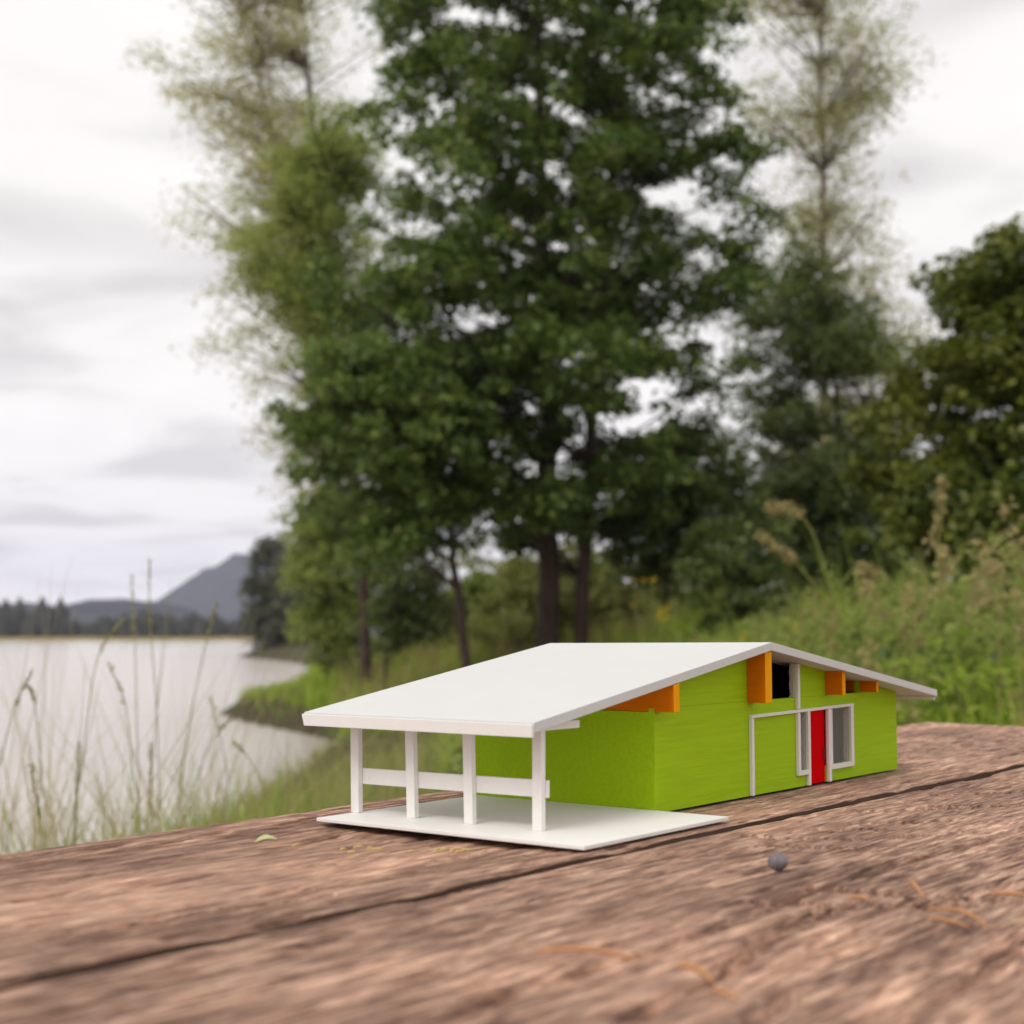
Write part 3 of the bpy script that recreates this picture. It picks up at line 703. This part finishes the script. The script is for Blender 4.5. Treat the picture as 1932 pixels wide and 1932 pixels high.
# ------------------------------------------------------------------ the model house (local x = along the gable, y = along the ridge, away)
house = empty('model_house', (HP['ox'], HP['oy'], 0.75), R(90) - HP['yaw'])
tag(house, 'miniature lime green house model with white gabled roof and carport on the table', 'model house')
def zu(b): return .0714 - .1574 * (.0912 - b) if b < .0912 else .0714 - .1434 * (b - .0912)
Wd = .2704; TH = .003; LEN = .1048
def prism(name, mat, poly, y0, y1, parent=house, bevel=0):
    """polygon in (x,z) extruded along y"""
    bm = bmesh.new()
    A = [bm.verts.new((x, y0, z)) for x, z in poly]; B = [bm.verts.new((x, y1, z)) for x, z in poly]
    bm.faces.new(A); bm.faces.new(B[::-1]); n = len(poly)
    for i in range(n): bm.faces.new([A[i], B[i], B[(i + 1) % n], A[(i + 1) % n]])
    bmesh.ops.recalc_face_normals(bm, faces=bm.faces)
    return bm_obj(name, bm, mat, parent, bevel)
GR = MAT['green']; ZJ = .0465
# lower gable sheet, cut round the openings
prism('gable_wall', GR, [(0, .0003), (.1412, .0003), (.1412, ZJ - .0001), (0, ZJ - .0001)], 0, TH)
prism('gable_wall', GR, [(.14125, .0003), (.1524, .0003), (.1524, .0086), (.14125, .0086)], 0, TH)
prism('gable_wall', GR, [(.1502, .00865), (.1524, .00865), (.1524, .0392), (.1502, .0392)], 0, TH)
prism('gable_wall', GR, [(.14125, .0392), (.2033, .0402), (.2033, ZJ - .0001), (.14125, ZJ - .0001)], 0, TH)
prism('gable_wall', GR, [(.1746, .0003), (.2033, .0003), (.2033, .0089), (.1746, .0089)], 0, TH)
prism('gable_wall', GR, [(.20335, .0003), (Wd, .0003), (Wd, ZJ - .0001), (.20335, ZJ - .0001)], 0, TH)
# upper gable sheets
def upper(x0, x1):
    xs = [x0] + ([.0912] if x0 < .0912 < x1 else []) + [x1]
    prism('gable_wall', GR, [(x0, ZJ), (x1, ZJ)] + [(x, zu(x) + .0012) for x in xs[::-1]], 0, TH)
upper(.0052, .0935); upper(.1385, .1784); upper(.2188, Wd)
# side and rear walls
prism('side_wall', GR, [(0, .0003), (TH, .0003), (TH, .0448), (0, .0448)], TH + .00005, LEN)
prism('side_wall', GR, [(Wd - TH, .0003), (Wd, .0003), (Wd, .0462), (Wd - TH, .0468)], TH + .00005, LEN)
prism('rear_wall', GR, [(.0031, .0003), (.185, .0003), (.185, .0448), (.0031, .0448)], LEN - TH, LEN)
prism('rear_wall', GR, [(.260, .0003), (Wd - .0031, .0003), (Wd - .0031, .0448), (.260, .0448)], LEN - TH, LEN)
# inner cards: black ones added to darken loft and hall, pale room behind right window
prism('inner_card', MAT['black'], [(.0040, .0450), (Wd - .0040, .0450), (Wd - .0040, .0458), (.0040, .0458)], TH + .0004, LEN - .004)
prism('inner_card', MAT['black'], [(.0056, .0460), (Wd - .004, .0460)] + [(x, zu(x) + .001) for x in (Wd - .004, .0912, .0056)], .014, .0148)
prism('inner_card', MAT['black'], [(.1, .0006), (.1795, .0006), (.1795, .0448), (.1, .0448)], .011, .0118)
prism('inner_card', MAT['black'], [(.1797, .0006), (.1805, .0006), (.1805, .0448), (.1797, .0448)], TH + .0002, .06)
prism('inner_card', MAT['inner'], [(Wd - TH - .0012, .0006), (Wd - TH - .0002, .0006), (Wd - TH - .0002, .0446), (Wd - TH - .0012, .0446)], TH + .0003, LEN - TH - .0005)
prism('inner_card', MAT['inner'], [(.181, .0442), (Wd - .0045, .0442), (Wd - .0045, .0448), (.181, .0448)], TH + .0003, LEN - TH - .0005)
prism('inner_card', MAT['inner'], [(.181, .0002), (Wd - .0045, .0002), (Wd - .0045, .0008), (.181, .0008)], TH + .0003, LEN - TH - .0005)

# jagged foam edge in the two window openings
def foam(name, x, z0, z1, seed, y0=.0004, y1=.0030):
    r = np.random.default_rng(seed); n = 34; bm = bmesh.new(); zs = np.linspace(z0, z1, n)
    f = [bm.verts.new((x, y0, z)) for z in zs]; b = [bm.verts.new((x, y1 + r.normal() * .00035, z + r.normal() * .0001)) for z in zs]
    f2 = [bm.verts.new((x + .0008, y0, z)) for z in zs]; b2 = [bm.verts.new((x + .0008, v.co.y, v.co.z)) for v in b]
    for i in range(n - 1):
        bm.faces.new([f[i], f[i + 1], b[i + 1], b[i]]); bm.faces.new([b[i], b[i + 1], b2[i + 1], b2[i]]); bm.faces.new([f2[i], f2[i + 1], f[i + 1], f[i]]); bm.faces.new([b2[i], b2[i + 1], f2[i + 1], f2[i]])
    bmesh.ops.recalc_face_normals(bm, faces=bm.faces)
    return bm_obj(name, bm, MAT['foam'], house)
foam('window_reveal', .1499, .0086, .0388, 1); foam('window_reveal', .2031, .0090, .0400, 2)
foam('window_reveal', .1377, .0466, .0640, 3, .0002, .0026)

# white trim strips
TR = MAT['white_trim']; PR = -.0018
def strip(x0, x1, z0, z1, shear=None, pr=PR, name='trim_strip', y1=-.00005):
    return box(name, TR, house, x0, x1, pr, y1, z0, z1, .00022, shear)
strip(.0878, .0903, .0004, .0380)
strip(.0878, .2070, .0381, .0396, lambda c: (0, 0, .0014 * (c.x - .0878) / .12), PR - .0001)
strip(.1385, .1411, .0062, .0386, name='window_frame'); strip(.1387, .1412, .0406, zu(.14) - .0006)
strip(.1412, .1499, .0062, .0086, name='window_sill'); strip(.1500, .1526, .0004, .0389, name='door_frame')
strip(.1746, .1777, .0004, .0389, name='door_frame'); strip(.1778, .2032, .0066, .0092, name='window_sill')
strip(.2033, .2068, .0066, .0396, name='window_frame')
box('window_frame', TR, house, .1778, .1824, -.0004, .0020, .0093, .0390, .0002)
# door
box('door', MAT['red'], house, .1527, .1696, .0000, .0024, .0006, .0389, .0001)
d = box('door_side_panel', MAT['red'], house, .16965, .1745, .0008, .0026, .0006, .0389, .0001)
dr = [o for o in house.children if o.name.startswith('door') and not o.name.startswith('door_')][0]
bm = bmesh.new(); bx(bm, .1699, .1709, -.0008, -.0001, .0124, .0192); bm_obj('handle', bm, MAT['redd'], dr, .0002)

# orange beams
OR = MAT['orange']
def beam(x0, x1, z0, yb):
    zt0, zt1 = zu(x0) - .0001, zu(x1) - .0001
    bm = bmesh.new(); v = bx(bm, x0, x1, -.0102, yb, z0, .05)
    for q in v:
        if q.co.z > z0 + 1e-5: q.co.z = zu(q.co.x) - .00008
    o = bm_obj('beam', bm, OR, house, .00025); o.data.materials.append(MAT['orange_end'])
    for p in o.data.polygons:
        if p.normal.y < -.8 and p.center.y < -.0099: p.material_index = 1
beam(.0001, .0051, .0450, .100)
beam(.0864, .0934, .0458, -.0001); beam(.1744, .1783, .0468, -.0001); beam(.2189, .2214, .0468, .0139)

# roof panels
def hexa(name, mat, top, th, bevel=.0002):
    bm = bmesh.new()
    T = [bm.verts.new(p) for p in top]; B = [bm.verts.new((p[0], p[1], p[2] - th)) for p in top]
    bm.faces.new(T); bm.faces.new(B[::-1])
    for i in range(4): bm.faces.new([T[i], B[i], B[(i + 1) % 4], T[(i + 1) % 4]])
    bmesh.ops.recalc_face_normals(bm, faces=bm.faces)
    return bm_obj(name, bm, mat, house, bevel)
RF = MAT['roof']
hexa('roof_panel', RF, [(-.1012, -.0084, .0454), (.0906, -.0117, .0754), (.0906, .1224, .0744), (-.1012, .1168, .0454)], .0040)
hexa('roof_panel', RF, [(.09065, -.0117, .0754), (.2965, -.0151, .0460), (.2965, .1250, .0455), (.09065, .1224, .0744)], .0040)
ef = hexa('eave_fascia', MAT['white'], [(-.1029, -.0086, .0447), (-.1014, -.0086, .0447), (-.1014, .1166, .0447), (-.1029, .1166, .0447)], .0050)
for v in ef.data.vertices:
    if v.co.y > .1 and v.co.z < .042: v.co.y -= .0014
hexa('eave_fascia', MAT['white'], [(.2945, -.0140, .0418), (.2960, -.0140, .0418), (.2960, .1240, .0415), (.2945, .1240, .0415)], .0018)

# carport
hexa('carport_slab', MAT['slab'], [(-.1091, -.0371, .0018), (-.0001, -.0371, .0018), (-.0001, .1006, .0018), (-.1091, .1006, .0018)], .0015, .0002)
for i, a in enumerate((.1040, .0697, .0384, .0036)):
    a = a - .0026 if i else .0995
    lean = (.0009, .0014, .0011, .0)[i]
    box('post', MAT['white'], house, -.0868, -.0840, a - .0023, a + .0023, .00182, zu(-.087) - .0001, .00025, lambda c, l=lean: (0, l * c.z / .04, 0))
box('rail', MAT['white'], house, -.0839, -.0824, -.0022, .1015, .0141, .0209, .0002, lambda c: (0, 0, .0006 * (.1 - c.y) / .1))
box('rafter', MAT['white'], house, -.0839, -.0596, -.0010, .0040, .0411, .0442, .0002)

# ------------------------------------------------------------------ small things lying on the table
def tpt(b, a, z=0.):
    return Vector((HP['ox'] + b * hs_ - a * hc_, HP['oy'] + b * hc_ + a * hs_, .75 + z))
def pebble():
    bm = bmesh.new(); bmesh.ops.create_icosphere(bm, subdivisions=3, radius=.0034)
    for v in bm.verts:
        n = v.co.normalized(); f = 1 + .05 * math.sin(n.x * 4 + 1) * math.cos(n.y * 3) + .04 * math.sin(n.z * 3 + n.x * 2)
        v.co = Vector((v.co.x * f * 1.08, v.co.y * f, v.co.z * f * .88))
    for f in bm.faces: f.smooth = True
    o = bm_obj('pebble', bm, MAT['stone'], None); o.location = tpt(-.0961, -.1089, .0012)
    tag(o, 'small round dark grey pebble lying on the plank in front of the house', 'pebble')
pebble()
def needle(name, label, cat, pts, rad, mat, group, z=-.0004):
    P = [np.array(tpt(b, a, z + dz)) for b, a, dz in pts]; c = P[0]
    q = bez(P[0], P[1], P[2], 9); n = len(q)
    V, Q = tube(q - c, rad * .8 * np.sin(np.linspace(.25, 2.9, n)) ** .5, 6)
    o = link(name, mesh_np(name, V, Q, True), MAT[mat]); o.location = c
    return tag(o, label, cat, group)
G3 = 'dry orange needles on the front plank'
needle('dry_needle', 'long orange dry needle lying nearest the camera left of centre', 'needle', [(-.2588, -.125, .001), (-.250, -.136, .003), (-.2511, -.1498, .001)], .0009, 'needle', G3)
needle('dry_needle', 'short curved orange needle right of the long one', 'needle', [(-.2515, -.1613, .001), (-.252, -.168, .003), (-.2587, -.1754, .0005)], .0010, 'needle', G3)
needle('dry_needle', 'pale end of a broken needle at the bottom of the picture', 'needle', [(-.2640, -.178, .0005), (-.267, -.183, .0015), (-.270, -.188, .0005)], .0008, 'needle', G3)
needle('dry_needle', 'small orange needle beside the cross crack', 'needle', [(-.1398, -.1547, .0005), (-.137, -.158, .0015), (-.140, -.1616, .0005)], .0008, 'needle', G3)
needle('dry_needle', 'orange needle standing up at the end of the cross crack', 'needle', [(-.111, -.1622, .003), (-.118, -.167, .003), (-.1257, -.1732, .0005)], .0008, 'needle', G3)
needle('dry_needle', 'orange needle at the right edge of the picture', 'needle', [(-.1091, -.1876, .001), (-.107, -.192, .002), (-.1049, -.1975, .0008)], .0009, 'needle', G3)
needle('dry_needle', 'curved orange needle, upper one of the crossed pair', 'needle', [(-.1456, -.1818, .001), (-.146, -.193, .004), (-.1611, -.2049, .0008)], .0008, 'needle', G3)
needle('dry_needle', 'pale orange needle, lower one of the crossed pair', 'needle', [(-.1580, -.187, .001), (-.159, -.192, .002), (-.1620, -.2000, .0008)], .0007, 'needle', G3)
needle('dry_twig', 'thin dark twig on the plank between two light stripes', 'twig', [(-.212, -.085, .0005), (-.205, -.083, .002), (-.196, -.080, .0005)], .0006, 'wood', None)
r_ = np.random.default_rng(9)
for i in range(16):
    b = -.164 + .034 * r_.random(); a = .045 - .05 * (b + .164) / .034 * .8 + r_.normal() * .008 - .006; an = r_.normal() * .5; l = r_.uniform(.0025, .006)
    needle('straw_chip', 'tiny yellow straw chip scattered in front of the carport slab', 'straw', [(b, a, .0002), (b + l * .5, a + l * .3 * an, .0009), (b + l, a + l * .6 * an, .0002)], .0006, 'straw', 'straw chips in front of the slab', -.0006)
# curled leaf
bm = bmesh.new(); vs = []
for i in range(9):
    t = i / 8; w = .0032 * math.sin(math.pi * min(1, t * 1.02)) ** .7 + .0001
    vs.append([bm.verts.new(((t - .5) * .011, s * w, .0016 * abs(s) ** 2 + .002 * math.sin(t * 3.1) + (.0006 if s == 0 else 0))) for s in (-1, -.5, 0, .5, 1)])
for i in range(8):
    for j in range(4): bm.faces.new([vs[i][j], vs[i + 1][j], vs[i + 1][j + 1], vs[i][j + 1]])
for f in bm.faces: f.smooth = True
o = bm_obj('fallen_leaf', bm, MAT['leafbit'], None); o.location = tpt(-.1649, .072, -.0003); o.rotation_euler = (.15, -.1, .2); o.scale = (.78, .78, .78)
o.modifiers.new('thick', 'SOLIDIFY').thickness = .0002
tag(o, 'small pale green curled leaf on the rear plank left of the slab', 'leaf')

# ------------------------------------------------------------------ haze
k = M('haze_air'); k.t.nodes.remove(k.b)
pv = k.n('ShaderNodeVolumePrincipled'); pv.inputs['Color'].default_value = (.66, .69, .94, 1); pv.inputs['Density'].default_value = 1.45e-4; pv.inputs['Anisotropy'].default_value = .2
k.l(pv.outputs[0], k.o.inputs['Volume'])
bm = bmesh.new(); bx(bm, -4900, 4900, -4400, 4800, -12, 230)
haze = bm_obj('haze', bm, k.m, None); tag(haze, 'thin pale air over the lake', 'haze', kind='stuff')
